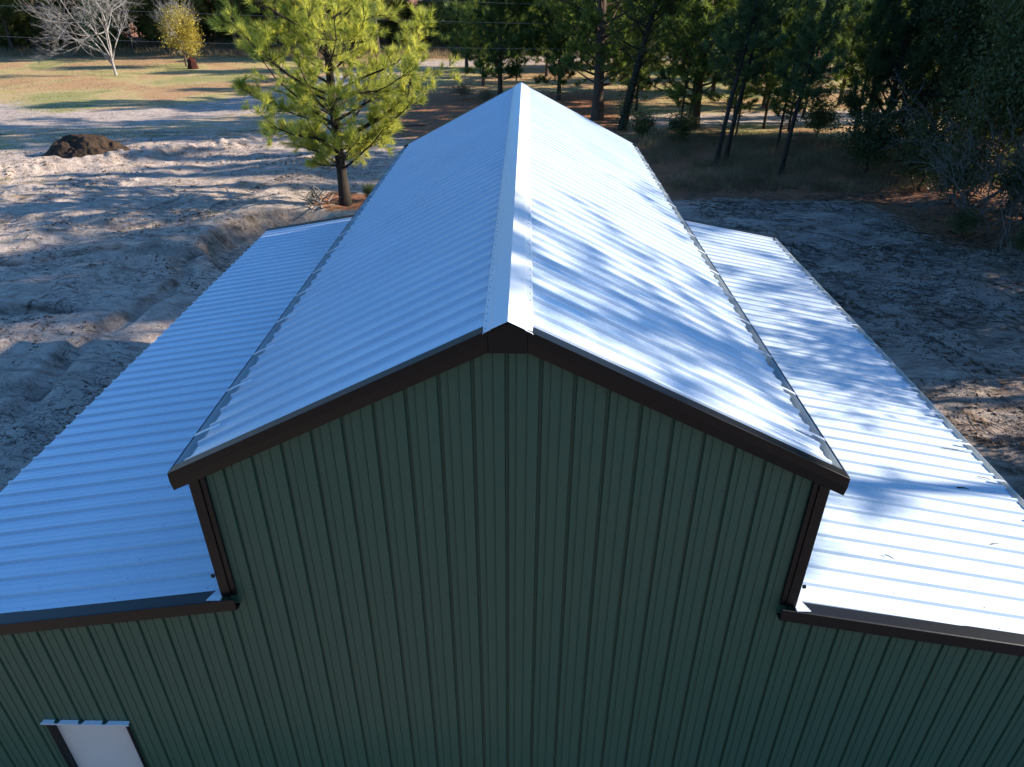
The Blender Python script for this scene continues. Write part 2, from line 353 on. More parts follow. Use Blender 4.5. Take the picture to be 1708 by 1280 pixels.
ROOF_RIB = ((-.036, 0), (-.017, .032), (.017, .032), (.034, .002), (.090, 0), (.097, .004), (.113, .004), (.120, 0), (.185, 0), (.192, .004), (.208, .004), (.215, 0))
LAP_RIB = ((-.036, 0), (-.017, .035), (.017, .035), (.036, .005), (.044, .005), (.0445, 0), (.090, 0), (.097, .004), (.113, .004), (.120, 0), (.185, 0), (.192, .004), (.208, .004), (.215, 0))
WALL_GROOVE = ((-.022, 0), (-.013, -.030), (.012, -.030), (.020, 0), (.074, 0), (.078, .004), (.0781, -.004), (.086, -.004), (.088, 0), (.094, .0015), (.172, .0015), (.176, .005), (.1761, -.004), (.184, -.004), (.187, 0))
def rib_profile(y0, y1, first, ribs=None, pitch=.3048):
    """(along, height) of a ribbed sheet"""
    P = [(y0, 0)]
    k = math.floor((y0 - first) / pitch)
    while True:
        c = first + k * pitch
        if c > y1 + .2: break
        for d, h in (ribs or (LAP_RIB if k % 3 == 0 else ROOF_RIB)):
            p = c + d
            if y0 < p < y1: P.append((p, h))
        k += 1
    P.append((y1, P[-1][1] if P[-1][1] < .01 else 0))
    return P
def roof_panel(name, A, B, y0, y1, first, nseg=10, seed=0, extra=None):
    """A inner-top (x,z), B outer-bottom (x,z)"""
    prof = rib_profile(y0, y1, first); dx, dz = B[0] - A[0], B[1] - A[1]; L = math.hypot(dx, dz)
    nx_, nz_ = -dz / L * (1 if dx > 0 else -1), abs(dx) / L
    if dx > 0: nx_ = -dz / L
    else: nx_ = dz / L
    mb = MB(); rows = []
    rng = random.Random(seed)
    for i in range(nseg + 1):
        t = i / nseg; row = []
        for y, h in prof:
            w = .0025 * math.sin(t * 9 + y * 1.7) * (1 if h < .01 else .3)
            hh = h + w
            row.append((A[0] + dx * t + nx_ * hh, y, A[1] + dz * t + nz_ * hh))
        rows.append(row)
    for i in range(nseg): mb.strip(rows[i], rows[i + 1])
    o = mb.build(name, M_ROOF, BL, solid=-.004, extra=extra)
    return o
def screws(pts, nrm, r=.0085):
    mb = MB()
    for p, n in pts if nrm is None else [(p, nrm) for p in pts]:
        n = Vector(n).normalized(); u = n.orthogonal().normalized(); w = n.cross(u); p = Vector(p)
        R = [p + (u * math.cos(k * math.pi / 3) + w * math.sin(k * math.pi / 3)) * r for k in range(6)]
        T = [q + n * .006 for q in R]
        mb.prism(R, T)
    return mb
def roof_screws(s, main):
    g = SG[s]; pts = []
    sl = (RZ - EL[s][1]) / abs(EL[s][0]) if main else (ZI[s] - LO[s][1]) / (abs(LO[s][0]) - abs(WX[s])); n = Vector((g * sl, 0, 1)).normalized()
    for ax in ((.55, 1.25, 1.95, 2.65, 3.02) if main else (.25, 1.35, 2.45, 3.5, 4.3)):
        for k in range(49):
            y = ((.16 if s == 'l' else .20) if main else .19) + k * .3048 + .055
            if y < LEN - .1: pts.append(((g * ax, y, RZ - .045 - ax * sl) if main else (g * (abs(WX[s]) + ax), y, ZI[s] - .04 - sl * ax), n))
    return screws(pts, None, .0085), M_SCREW
for s in 'lr':
    g = SG[s]; ex, ez = EL[s]; sl = (RZ - ez) / abs(ex)
    A = (g * .04, RZ - .045 - .04 * sl); bx = abs(ex) - .13; B = (g * bx, RZ - .045 - bx * sl)
    roof_panel('main_roof_panel', A, B, .012, LEN - .012, .16 if s == 'l' else .20, extra=roof_screws(s, True))
    sl2 = (ZI[s] - LO[s][1]) / (abs(LO[s][0]) - abs(WX[s])); x0 = abs(WX[s]) + .02
    top = ZI[s] - .04
    roof_panel('lean_to_roof_panel', (g * x0, top - .02 * sl2), (g * (abs(LO[s][0]) - (.02 if s == 'l' else .09)), top - sl2 * (abs(LO[s][0]) - .05 - abs(WX[s]))), .012, LEN + .06, .19, 12, extra=roof_screws(s, False))

# front wall: one ribbed sheet cut to the roof line
def top_z(x):
    s = 'l' if x < 0 else 'r'; ax = abs(x); ex, ez = EL[s]; sl = (RZ - ez) / abs(ex)
    if ax <= abs(WX[s]): return RZ - .07 - ax * sl
    sl2 = (ZI[s] - LO[s][1]) / (abs(LO[s][0]) - abs(WX[s])); return ZI[s] - .07 - (ax - abs(WX[s])) * sl2
def end_wall(name, y, outward):
    prof = rib_profile(LO['l'][0] + .08, WX['l'] - .02, -5.40, WALL_GROOVE) + rib_profile(WX['l'] - .019, LO['r'][0] - .08, -.012, WALL_GROOVE); P = []
    for i, (x, h) in enumerate(prof):
        P.append((x, h))
        for s in 'lr':
            if i + 1 < len(prof) and x < WX[s] < prof[i + 1][0]: P += [(WX[s] - .0005, h), (WX[s] + .0005, h)]
        if i + 1 < len(prof) and x < 0 < prof[i + 1][0]: P.append((0, h))
    zs = [0, 1.3, 2.6, 3.9, 5.2, 6.5]; mb = MB(); dn = door = (-5.866, -4.812, 2.125)
    bot = []; tp = []
    for x, h in P:
        hh = h; bot.append((x, y + outward * hh, 0.0)); tp.append((x, y + outward * hh, top_z(x)))
    for i in range(len(P) - 1):
        xm = (P[i][0] + P[i + 1][0]) / 2
        if outward < 0 and dn[0] < xm < dn[1]:
            b0 = (P[i][0], bot[i][1], dn[2]); b1 = (P[i + 1][0], bot[i + 1][1], dn[2])
        else: b0, b1 = bot[i], bot[i + 1]
        q = [b0, b1, tp[i + 1], tp[i]]
        mb.add(q, [(0, 1, 2, 3) if outward < 0 else (3, 2, 1, 0)])
    pts = []
    for zrow in (1.6, 3.05, 4.5, 5.95, 7.05):
        for k in range(-25, 26):
            x = (-5.40 + (k + 17) * .3048 if k < -10 else -.012 + k * .3048) - .045
            if outward < 0 and LO['l'][0] + .2 < x < LO['r'][0] - .2 and zrow < top_z(x) - .2 and not (-5.95 < x < -4.75 and zrow < 2.3): pts.append((x, YW - .001, zrow))
    return mb.build(name, M_GREEN, BL, solid=-.003, extra=(screws(pts, (0, -1, 0)), M_SCREW) if pts else None)
end_wall('front_wall', YW, -1); end_wall('back_wall', LEN - .10, 1)
# side walls
def side_wall(name, x, z0, z1, out):
    mb = MB(); pr = rib_profile(YW, LEN - .1, .2, WALL_GROOVE)
    mb.strip([(x + out * h, y, z0) for y, h in pr], [(x + out * h, y, z1) for y, h in pr]); mb.build(name, M_GREEN, BL)
for s in 'lr':
    side_wall('side_wall', WX[s] + SG[s] * -.02, ZI[s] - .3, EL[s][1] - .02, SG[s])
    side_wall('lean_to_side_wall', LO[s][0] - SG[s] * .12, 0, LO[s][1] - .05, SG[s])

# ridge cap
rc = []
sl = .504
for x, z in ((-.212, -.075), (-.205, -.068), (-.15, -.040), (-.142, -.028), (0, .004), (.142, -.028), (.15, -.040), (.205, -.068), (.212, -.075)):
    rc.append((x, z + RZ - (0 if abs(x) < .1 else (abs(x) * (sl - .22) if abs(x) < .145 else abs(x) * (sl - .22)))))
rc = []
for x in (-.214, -.206, -.150, -.140, 0, .140, .150, .206, .214):
    ax = abs(x); z = RZ + .004 - ax * sl - (.000 if ax < .145 else .006 if ax < .21 else .014)
    rc.append((x, z))
mb = MB()
ys = [-.012, 3.04, 3.05, 6.1, 6.11, 9.14, 9.15, 12.2, 12.21, LEN + .012]
for i in range(0, len(ys), 2):
    lift = .003 * (i // 2 % 2)
    mb.strip([(x, ys[i], z + lift) for x, z in rc], [(x, ys[i + 1] + .02, z + lift) for x, z in rc])
pts = []
for g in (-1, 1):
    for k in range(99): pts.append(((g * .19, .05 + k * .1524, RZ - .003 - .19 * sl), Vector((g * sl, 0, 1)).normalized()))
mb.build('ridge_cap', M_CAP, BL, solid=-.003, extra=(screws(pts, None, .005), M_SCREW))

# rake trims along the main gable, front and back
def rake(name, s, y0, d, main=True, mat=M_DARK, inner=None):
    """d=+1: front (face at y0, flange runs to +y); d=-1 back. profile (depth, drop) perpendicular-ish to the slope"""
    g = SG[s]
    if main:
        ex, ez = EL[s]; sl = (RZ - ez) / abs(ex); x0, z0 = g * .168, RZ - .004 - .168 * sl; x1, z1 = ex, ez
        prof = [(.145, -.020), (.145, -.006), (0, .002), (0, -.105), (.028, -.222), (.115, -.240)]
    else:
        x0, z0 = WX[s] - g * .10, ZI[s] + .012; x1, z1 = LO[s][0], LO[s][1]
        prof = [(.155, -.020), (.155, -.004), (0, .010), (0, -.150), (.022, -.162), (.115, -.166)]
    mb = MB()
    if main: mb.prism([(x0, y0 + d * a, z0 + b) for a, b in prof], [(x1, y0 + d * a, z1 + b) for a, b in prof])
    else:
        x0 = WX[s] - g * .155; sl2 = (z0 - z1) / (abs(x1) - abs(x0)); zz = lambda x: z0 - (abs(x) - abs(x0)) * sl2
        fp = [(0, .010), (.012, .012), (.012, -.140), (.115, -.155), (.115, -.166), (.022, -.162), (0, -.150)]
        mb.prism([(x0, y0 + d * a, z0 + b) for a, b in fp], [(x1, y0 + d * a, z1 + b) for a, b in fp])
        xf, xb = WX[s] + g * .135, WX[s] + g * .045
        top = [(xf, y0 + d * .013, zz(xf) + .010), (x1, y0 + d * .013, z1 + .010), (x1, y0 + d * .190, z1 + .004), (xb, y0 + d * .190, zz(xb) + .004)]
        mb.prism(top, [(x, y, z - .006) for x, y, z in top])
    return mb.build(name, mat, BL, bevel=.003)
for s in 'lr':
    rake('rake_trim', s, 0, 1); rake('rake_trim', s, LEN, -1)
    rake('lean_to_rake_trim', s, -.004, 1, False); rake('lean_to_rake_trim', s, LEN + .07, -1, False)
# pentagonal cap box at the peak, front and back
for y0, d in ((-.006, 1), (LEN + .006, -1)):
    mb = MB(); o = [(-.165, RZ - .105), (-.150, RZ - .088), (0, RZ - .018), (.150, RZ - .088), (.165, RZ - .105), (.165, RZ - .30), (-.165, RZ - .30)]
    mb.prism([(x, y0, z) for x, z in o], [(x, y0 + d * .11, z) for x, z in o]); mb.build('peak_cap_box', M_DARK, BL, bevel=.003)
# corner trims of the tall centre wall + notch flashing at the foot
for s in 'lr':
    g = SG[s]; x = WX[s]; mb = MB(); zt = EL[s][1] - .10; zb = ZI[s] + .0
    mb.box(*sorted((x + g * .012, x - g * .095)), YW - .055, YW - .003, zb, zt)
    mb.box(*sorted((x - g * .097, x - g * .150)), YW - .040, YW - .003, zb, zt)
    mb.box(*sorted((x + g * .014, x + g * .002)), YW - .002, YW + .16, zb, zt)
    mb.build('corner_trim', M_DARK, BL, bevel=.003)
    mb = MB(); zz = ZI[s] - .0165
    a = [(x + g * .012, .014), (x + g * .16, .014), (x + g * .16, .02), (x + g * .09, .19), (x + g * .015, .19)]
    mb.prism([(px, py, zz) for px, py in a], [(px, py, zz + .006) for px, py in a]); mb.build('corner_flashing', M_CAP, BL)
    mb = MB(); mb.box(*sorted((x + g * .012, x + g * .045)), .04, .062, ZI[s] + .30, ZI[s] + .335)
    mb.build('trim_tab', M_DARK, BL)

# eave gutters with straps
def gutter(s, main):
    g = SG[s]
    if main: xo, zo = EL[s]; w = .155; y1 = LEN - .015; zo = zo - .012
    else: xo, zo = LO[s]; w = .085; y1 = LEN + .05; zo = zo - .015
    xi = abs(xo) - w; pr = [(xi, zo + .01), (xi, zo - .075), (abs(xo) - .015, zo - .075), (abs(xo) - .004, zo), (abs(xo) - .016, zo + .006)]
    mb = MB(); mb.strip([(g * x, .032, z) for x, z in pr], [(g * x, y1, z) for x, z in pr])
    gt = mb.build('eave_gutter', M_GUT, BL, solid=.003)
    mb = MB(); mb.box(*sorted((g * (abs(xo) - .003), g * (abs(xo) + .007))), .03, y1, zo - .09, zo + .010); mb.build('gutter_lip', M_GUTD if main else M_GUT, gt)
    if main: slp = (RZ - EL[s][1]) / abs(xo); n = 16
    else: slp = (ZI[s] - LO[s][1]) / (abs(xo) - abs(WX[s])); n = 16
    rng = random.Random(5 + main)
    for k in range(n):
        y = .62 + k * .914 + rng.uniform(-.03, .03); j = rng.uniform(-.02, .02)
        if y > y1 - .1: break
        mb = MB(); wd = .025; xa = abs(xo) - .008; xb = abs(xo) - w - .15 + j; xm = abs(xo) - w + .02
        zl = zo + .018; zm = zo + .035 + .018; zb = zo + .040 + (xm - xb) * slp + .004
        pts = [(xa, zl), (xm, zm if not main else zo + .085), (xb, zb if not main else RZ - .045 - xb * slp + .040)]
        mb.strip([(g * x, y - wd, z) for x, z in pts], [(g * x, y + wd, z) for x, z in pts])
        mb.build('gutter_strap', M_CAP, gt, solid=.004)
gutter('l', True); gutter('r', True); gutter('r', False)
mb = MB(); mb.box(LO['l'][0] + .02, LO['l'][0] + .05, .01, LEN + .05, LO['l'][1] - .19, LO['l'][1] - .06); mb.build('eave_trim', M_DARK, BL)

# door in the front wall, low on the left
DX0, DX1, DZ = -5.866, -4.812, 2.125
mb = MB(); mb.box(DX0 + .052, DX1 - .037, YW + .055, YW + .10, .02, DZ - .012)
dr = mb.build('door', M_DOOR, BL, bevel=.004)
mb = MB(); mb.tube([(DX0 + .17, YW + .055, 1.0), (DX0 + .17, YW + .0, 1.0)], [.012, .012], 8); mb.tube([(DX0 + .17, YW + .005, 1.0), (DX0 + .28, YW + .005, 1.0)], [.011, .009], 8)
mb.build('handle', M_GUT, dr)
for xa, xb in ((DX0, DX0 + .05), (DX1 - .035, DX1)):
    mb = MB(); mb.box(xa, xb, YW - .020, YW + .11, 0, DZ - .012); mb.build('door_jamb', M_DARK, dr, bevel=.003)
mb = MB(); n = 0
for xa, xb in ((DX0 - .03, -5.729), (-5.679, -5.424), (-5.374, -5.119), (-5.069, DX1 + .035)):
    mb.prism([(xa, YW - .052, DZ + .008), (xb, YW - .052, DZ + .008), (xb, YW - .004, DZ + .022), (xa + .03, YW - .004, DZ + .022)],
             [(xa, YW - .052, DZ + .004), (xb, YW - .052, DZ + .004), (xb, YW - .004, DZ + .018), (xa + .03, YW - .004, DZ + .018)])
mb.box(DX0 - .03, DX1 + .035, YW - .054, YW - .040, DZ - .010, DZ + .0035)
mb.build('header_flashing', M_CAP, dr)
mb = MB(); mb.box(DX0 - .01, DX1 + .01, YW - .039, YW + .05, DZ - .011, DZ - .001); mb.build('header_soffit', M_GREEN, dr)

# ------------------------------------------------------------------ vegetation
def unit(v): return v / np.maximum(np.linalg.norm(v, axis=-1, keepdims=True), 1e-9)
class Tree:
    def __init__(s, seed): s.r = np.random.default_rng(seed); s.V = []; s.F = []; s.n = 0; s.tp = []; s.td = []; s.tz = []
    def tube(s, P, R, k=5):
        P = np.asarray(P, float); R = np.asarray(R, float); m = len(P)
        d = unit(np.gradient(P, axis=0)); ref = np.where(np.abs(d[:, 2:3]) < .9, np.array([[.1, .2, .97]]), np.array([[1., .1, 0]]))
        u = unit(np.cross(d, ref)); w = np.cross(d, u); t = np.arange(k) * 2 * np.pi / k
        V = P[:, None] + (u[:, None] * np.cos(t)[None, :, None] + w[:, None] * np.sin(t)[None, :, None]) * R[:, None, None]
        i = np.arange(m - 1)[:, None] * k; j = np.arange(k)[None]; j2 = (j + 1) % k
        s.F.append(np.stack([i + j, i + j2, i + k + j2, i + k + j], -1).reshape(-1, 4) + s.n); s.V.append(V.reshape(-1, 3)); s.n += m * k
    def tuft(s, p, d, z): s.tp.append(p); s.td.append(d); s.tz.append(z)
    def curve(s, p, d, L, n, up=0., wob=.1):
        P = [np.array(p, float)]; d = unit(np.array(d, float))
        for i in range(n):
            d = unit(d + np.array([0, 0, up]) / n + s.r.normal(0, wob, 3)); P.append(P[-1] + d * L / n)
        return np.array(P), d
    def wood(s, name, mat): return fast_mesh(name, np.concatenate(s.V), np.concatenate(s.F), mat, True)
    def needles(s, name, mat, n, L, w, spread=.9, droop=0.):
        p = np.array(s.tp); d = unit(np.array(s.td)); z = np.array(s.tz); m = len(p)
        q = unit(d[:, None] * 1.0 + unit(s.r.normal(0, 1, (m, n, 3))) * spread + np.array([0, 0, -droop]))
        ln = (L * s.r.uniform(.65, 1.15, (m, n)) * z[:, None])[..., None]
        side = unit(np.cross(q, s.r.normal(0, 1, (m, n, 3)))) * w * z[:, None, None]
        base = p[:, None] + q * ln * .05 - d[:, None] * (s.r.uniform(0, .8, (m, n))[..., None]) * L * z[:, None, None]
        V = np.stack([base - side, base + side, base + q * ln], 2).reshape(-1, 3)
        return fast_mesh(name, V, np.arange(len(V)).reshape(-1, 3), mat)
    def leaves(s, name, mat, n, rad, size):
        p = np.array(s.tp); z = np.array(s.tz); m = len(p)
        c = p[:, None] + s.r.normal(0, 1, (m, n, 3)) * np.array([1, 1, .75]) * rad * z[:, None, None] * .55
        a = unit(s.r.normal(0, 1, (m, n, 3))); b = unit(np.cross(a, s.r.normal(0, 1, (m, n, 3))))
        sz = (size * s.r.uniform(.6, 1.3, (m, n)))[..., None]
        V = np.stack([c - a * sz, c - b * sz * .55, c + a * sz, c + b * sz * .55], 2).reshape(-1, 3)
        return fast_mesh(name, V, np.arange(len(V)).reshape(-1, 4), mat)

def pine(seed, H, r0, crown0, spread, nl, nsub, lean=(0, 0), shape='cone', detail=3, k=7, lowdead=0, upcurve=.5):
    t = Tree(seed); r = t.r; m = 12
    zz = np.linspace(0, 1, m); wob = np.cumsum(r.normal(0, .012, (m, 2)), 0) * H * .5 * zz[:, None]
    P = np.stack([lean[0] * zz ** 1.1 * H + wob[:, 0], lean[1] * zz * H + wob[:, 1], zz * H], 1); P[0, 2] = -.4
    R = r0 * (1 - zz) ** .8 * .95 + .02; R[0] *= 1.35
    t.tube(P, R, 9)
    at = lambda q: np.array([np.interp(q * H, np.maximum(P[:, 2], 0), P[:, c]) if c < 2 else q * H for c in range(3)])
    for i in range(lowdead):
        q = r.uniform(.12, crown0 + .15); a = r.uniform(0, 6.28); p = at(q)
        Q, d = t.curve(p, (math.cos(a), math.sin(a), r.uniform(-.1, .4)), r.uniform(.5, 1.8), 4, 0, .15); t.tube(Q, np.linspace(.025, .006, 5), 4)
    for i in range(nl):
        q = crown0 + (1 - crown0) * ((i + r.uniform(0, 1)) / nl) ** 1.0; q = min(q, .985)
        rel = (q - crown0) / (1 - crown0)
        if shape == 'cone': L = spread * (1 - rel) ** .75 * (.55 + .45 * min(1, rel * 5 + .5))
        else: L = spread * math.sqrt(max(.04, 1 - (1.7 * rel - .75) ** 2 * .9))
        L *= r.uniform(.5, 1.22); L = max(L, .4)
        a = i * 2.4 + r.uniform(-.5, .5); p = at(q)
        el = r.uniform(.05, .4) + rel * .7
        Q, d = t.curve(p, (math.cos(a), math.sin(a), el), L, 7, upcurve, .10)
        rb = max(.018, r0 * .30 * (1 - rel * .6) * min(1, L / spread + .2)); t.tube(Q, np.linspace(rb, .010, 8), k - 2)
        t.tuft(Q[-1], d, 1.15)
        ns = max(2, int(nsub * L / spread + r.uniform(0, 1)))
        for j in range(ns):
            u = r.uniform(.22, .97); b = Q[0] + 0; f = u * 7; ii = min(6, int(f)); b = Q[ii] + (Q[ii + 1] - Q[ii]) * (f - ii)
            side = unit(Q[ii + 1] - Q[ii] + unit(r.normal(0, 1, 3)) * np.array([1, 1, .6]) * 1.1); sl_ = L * r.uniform(.16, .36) * (1.2 - .5 * u)
            S, sd_ = t.curve(b, side, max(.25, sl_), 3, .5, .15)
            if detail > 1: t.tube(S, np.linspace(.016, .006, 4), 3)
            t.tuft(S[-1], sd_, 1.0)
            for e_ in range(detail):
                v = r.uniform(.15, .95); o = S[0] + (S[-1] - S[0]) * v
                if detail > 2:
                    T, td_ = t.curve(o, unit(sd_ + r.normal(0, .6, 3) + np.array([0, 0, .3])), r.uniform(.15, .4), 2, .4, .1); t.tube(T, [.007, .006, .005], 3); t.tuft(T[-1], td_, r.uniform(.7, 1.05))
                else: t.tuft(o + r.normal(0, .10, 3), unit(sd_ + r.normal(0, .5, 3)), r.uniform(.7, 1.05))
    for e_ in range(4): t.tuft(P[-1] - np.array([0, 0, .12 * e_]), np.array([r.normal(0, .2), r.normal(0, .2), 1.]), 1.0)
    return t

def bush_tree(seed, H, r0, trunk_h, rx, rz, nl, n_t, hollow=.45, zc=None):
    """broadleaved crown: limbs reach leaf clumps spread on an uneven shell"""
    t = Tree(seed); r = t.r
    P = np.array([[0, 0, -.3], [r.normal(0, .05), 0, trunk_h * .5], [r.normal(0, .12), r.normal(0, .1), trunk_h], [r.normal(0, .25), r.normal(0, .2), H * .62]])
    t.tube(P, [r0 * 1.3, r0, r0 * .85, r0 * .35], 8)
    zc = zc or (trunk_h + H) / 2
    lob = [(unit(r.normal(0, 1, 3)), r.uniform(.75, 1.15)) for _ in range(14)]
    for i in range(nl):
        d = unit(r.normal(0, 1, 3)); d[2] = abs(d[2]) * .9 - .25
        tip = np.array([d[0] * rx, d[1] * rx, zc + d[2] * rz]) * r.uniform(.6, 1); q = r.uniform(.3, 1); b = P[1] + (P[3] - P[1]) * q * .8
        mid = (b + tip) / 2 + r.normal(0, .25, 3); t.tube(np.array([b, mid, tip]), [r0 * .35, r0 * .18, .012], 5)
    cnt = 0
    while cnt < n_t:
        d = unit(r.normal(0, 1, 3)); s_ = max(.45, max((w * max(0, float(d @ a)) ** 3 for a, w in lob)))
        rad = (hollow + (1 - hollow) * r.uniform(0, 1) ** .6) * s_
        p = np.array([d[0] * rx * rad, d[1] * rx * rad, zc + d[2] * rz * rad])
        if p[2] < .25: continue
        t.tuft(p, d, r.uniform(.6, 1.25)); cnt += 1
    return t

def plant(name, wood, crown, x, y, rz=0, sc=1.0, label=None, cat='tree', group=None, crown_name='crown', tilt=None, scz=None):
    o = empty(name, (x, y, hz(x, y)), rz, label=label, cat=cat, group=group)
    if tilt: o.rotation_euler = (tilt[0], tilt[1], rz)
    o.scale = (sc, sc, scz or sc)
    if wood: link('trunk', wood, o)
    if crown: link(crown_name, crown, o)
    return o

# near pine beside the back-left corner of the building
t = pine(11, 15.5, .27, .11, 6.1, 78, 17, shape='round', detail=3, lean=(-.02, 0), upcurve=.55)
# the long low limb that reaches right and turns up
Q, d = t.curve((.0, 0, 3.2), (1, -.15, .28), 4.3, 6, .35, .05); t.tube(Q, np.linspace(.13, .05, 7), 6)
Q2, d = t.curve(Q[-1], (.35, 0, 1), 2.7, 5, .3, .05); t.tube(Q2, np.linspace(.05, .02, 6), 5)
for i in range(70):
    f = t.r.uniform(.45, 1); a_ = Q if t.r.uniform() < .45 else Q2; ii = int(t.r.uniform(.4 if a_ is Q else 0, .999) * (len(a_) - 1)); b = a_[ii]
    S, sd_ = t.curve(b, unit(t.r.normal(0, 1, 3) + np.array([0, 0, .4])), t.r.uniform(.3, .9), 3, .4, .1); t.tube(S, [.014, .01, .008, .006], 3); t.tuft(S[-1], sd_, 1); t.tuft(S[-2], sd_, .8)
for (ax, az, ln_) in ((-.8, 2.0, 1.5), (-.9, 2.5, 2.3), (.35, 2.3, 1.2), (-.3, 2.7, 1.6), (-1, 3.2, 3.6), (-1, 3.9, 4.6), (.6, 2.9, 1.8)):
    q_, d_ = t.curve((0, 0, az), (ax, t.r.uniform(-.7, .1), .1), ln_, 5, .3, .08); t.tube(q_, np.linspace(.05, .015, 6), 5)
    for i in range(int(16 * ln_)):
        ii = int(t.r.uniform(.25, .999) * 5); S, sd_ = t.curve(q_[ii] + (q_[ii + 1] - q_[ii]) * t.r.uniform(), unit(t.r.normal(0, 1, 3) + np.array([0, 0, .7]) + d_), t.r.uniform(.2, .7), 2, .3, .1)
        t.tube(S, [.012, .009, .006], 3); t.tuft(S[-1], sd_, 1)
plant('pine_tree', t.wood('near_pine_trunk', M_BARKD), t.needles('near_pine_crown', M_NEEDLE_Y, 40, .40, .0105, .75), -9.1, 30.3,  # dark bark stands in for the shade on this trunk
      label='bright yellow-green pine standing behind the left lean-to roof')

# prototypes
pro = {}
def proto(k, t, bark, leaf, *a, leafy=False, **kw):
    pro[k] = (t.wood(k + '_wood', bark), (t.leaves if leafy else t.needles)(k + '_crown', leaf, *a, **kw))
proto('bigpine', pine(21, 24, .46, .10, 7.0, 110, 15, shape='round', detail=2, lowdead=10), M_BARK, M_NEEDLE, 30, .54, .025, 1.0)
proto('midpine', pine(22, 17, .24, .09, 5.2, 82, 13, shape='round', detail=2, lowdead=10), M_BARK, M_NEEDLE, 30, .52, .024, 1.0)
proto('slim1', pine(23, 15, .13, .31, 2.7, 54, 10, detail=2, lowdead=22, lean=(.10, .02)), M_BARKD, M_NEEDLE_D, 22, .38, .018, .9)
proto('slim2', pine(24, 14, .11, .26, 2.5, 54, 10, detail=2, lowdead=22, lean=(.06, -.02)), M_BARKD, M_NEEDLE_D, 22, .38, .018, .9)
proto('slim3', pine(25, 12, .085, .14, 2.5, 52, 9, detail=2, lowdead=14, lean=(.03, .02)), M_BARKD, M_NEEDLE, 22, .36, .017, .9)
proto('far1', pine(31, 21, .24, .19, 4.2, 60, 8, shape='round', detail=1, k=6), M_BARK, M_NEEDLE_F, 16, .8, .06, 1.0)
proto('far2', pine(32, 19, .20, .08, 4.0, 64, 8, shape='round', detail=1, k=6), M_BARK, M_NEEDLE_F, 16, .8, .06, 1.0)
proto('far3', pine(33, 17, .18, .03, 4.0, 70, 8, detail=1, k=6), M_BARK, M_NEEDLE_F, 16, .8, .06, 1.0)
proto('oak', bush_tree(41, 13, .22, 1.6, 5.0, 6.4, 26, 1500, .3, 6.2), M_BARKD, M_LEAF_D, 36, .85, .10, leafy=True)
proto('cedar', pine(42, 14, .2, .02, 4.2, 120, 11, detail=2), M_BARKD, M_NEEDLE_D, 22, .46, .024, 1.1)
proto('fieldtree', bush_tree(43, 12, .2, 1.4, 4.6, 6.0, 22, 800, .3, 5.6), M_BARK, M_LEAF_G, 30, .9, .17, leafy=True)
proto('underwood', bush_tree(45, 5.5, .08, .6, 3.4, 3.2, 14, 300, .2, 2.6), M_BARKD, M_LEAF_U, 24, .8, .15, leafy=True)
proto('drybrush', bush_tree(46, 2.2, .05, .2, 1.9, 1.2, 30, 150, .2, 1.0), M_TWIG, M_GRASS, 26, .5, .05, leafy=True)
proto('shrub', bush_tree(44, 2.6, .05, .3, 1.5, 1.3, 14, 170, .2, 1.3), M_BARKD, M_LEAF_D, 30, .4, .06, leafy=True)
def put(k, *a, name='pine_tree', **kw): return plant(name, *pro[k], *a, **kw)

# middle distance, behind the ridge
put('midpine', -2.4, 67.5, .6, .95, label='lone mid-height pine showing just left of the roof peak, bright trunk patches')
put('bigpine', 6.0, 55.7, .3, 1.0, label='tallest thick-trunked pine rising right of the roof peak')
t = pine(26, 15, .33, .30, 4.0, 40, 8, shape='round', detail=2, lean=(.19, .0), lowdead=6)
o = plant('leaning_tree', t.wood('leaning_wood', M_BARKD), t.needles('leaning_crown', M_NEEDLE_D, 13, .38, .016, .9), 7.6, 51.8, 0, 1,
          label='dark leaning pine with vines, beside the tallest thick-trunked pine')
tv = Tree(61)
for i in range(120):
    q = tv.r.uniform(.02, .5); tv.tuft(np.array([.19 * 15 * q ** 1.1, 0, q * 15]) + tv.r.normal(0, .25, 3), np.array([0, 0, 1.]), 1.)
link('vine', tv.leaves('vine', M_LEAF_D, 26, .55, .07), o)
G = 'slender pines on the litter bank behind the right lean-to'
for (k, x, y, rz, sc, lb) in [
    ('slim1', 12.0, 39.6, -.1, 1.0, 'nearest slender pine of the leaning pair behind the right lean-to'),
    ('slim1', 13.0, 41.2, .15, 1.02, 'rear slender pine of the leaning pair behind the right lean-to'),
    ('slim2', 14.0, 46.5, .0, .9, 'thin leaning pine just right of the slender pair'),
    ('slim3', 11.6, 49.5, .4, .85, 'thin straight sapling pine left of the slender pair'),
    ('slim2', 15.2, 37.0, .2, 1.08, 'lone slender pine nearest the bare sand, right of the leaning pair'),
    ('slim3', 18.6, 52.0, 1.0, 1.05, 'short dark pine at the edge of the gravel drive'),
    ('slim3', 20.2, 51.0, 2.0, .9, 'small thin pine beside the short dark pine by the drive'),
    ('slim2', 17.2, 55.5, 3.0, .9, 'thin pine standing right beyond the gravel drive'),
    ('slim3', 16.0, 50.0, 4.0, .8, 'smallest pine sapling between the slender pines')]:
    put(k, x, y, rz, sc, label=lb, group=G)
G = 'pines across the middle of the field'
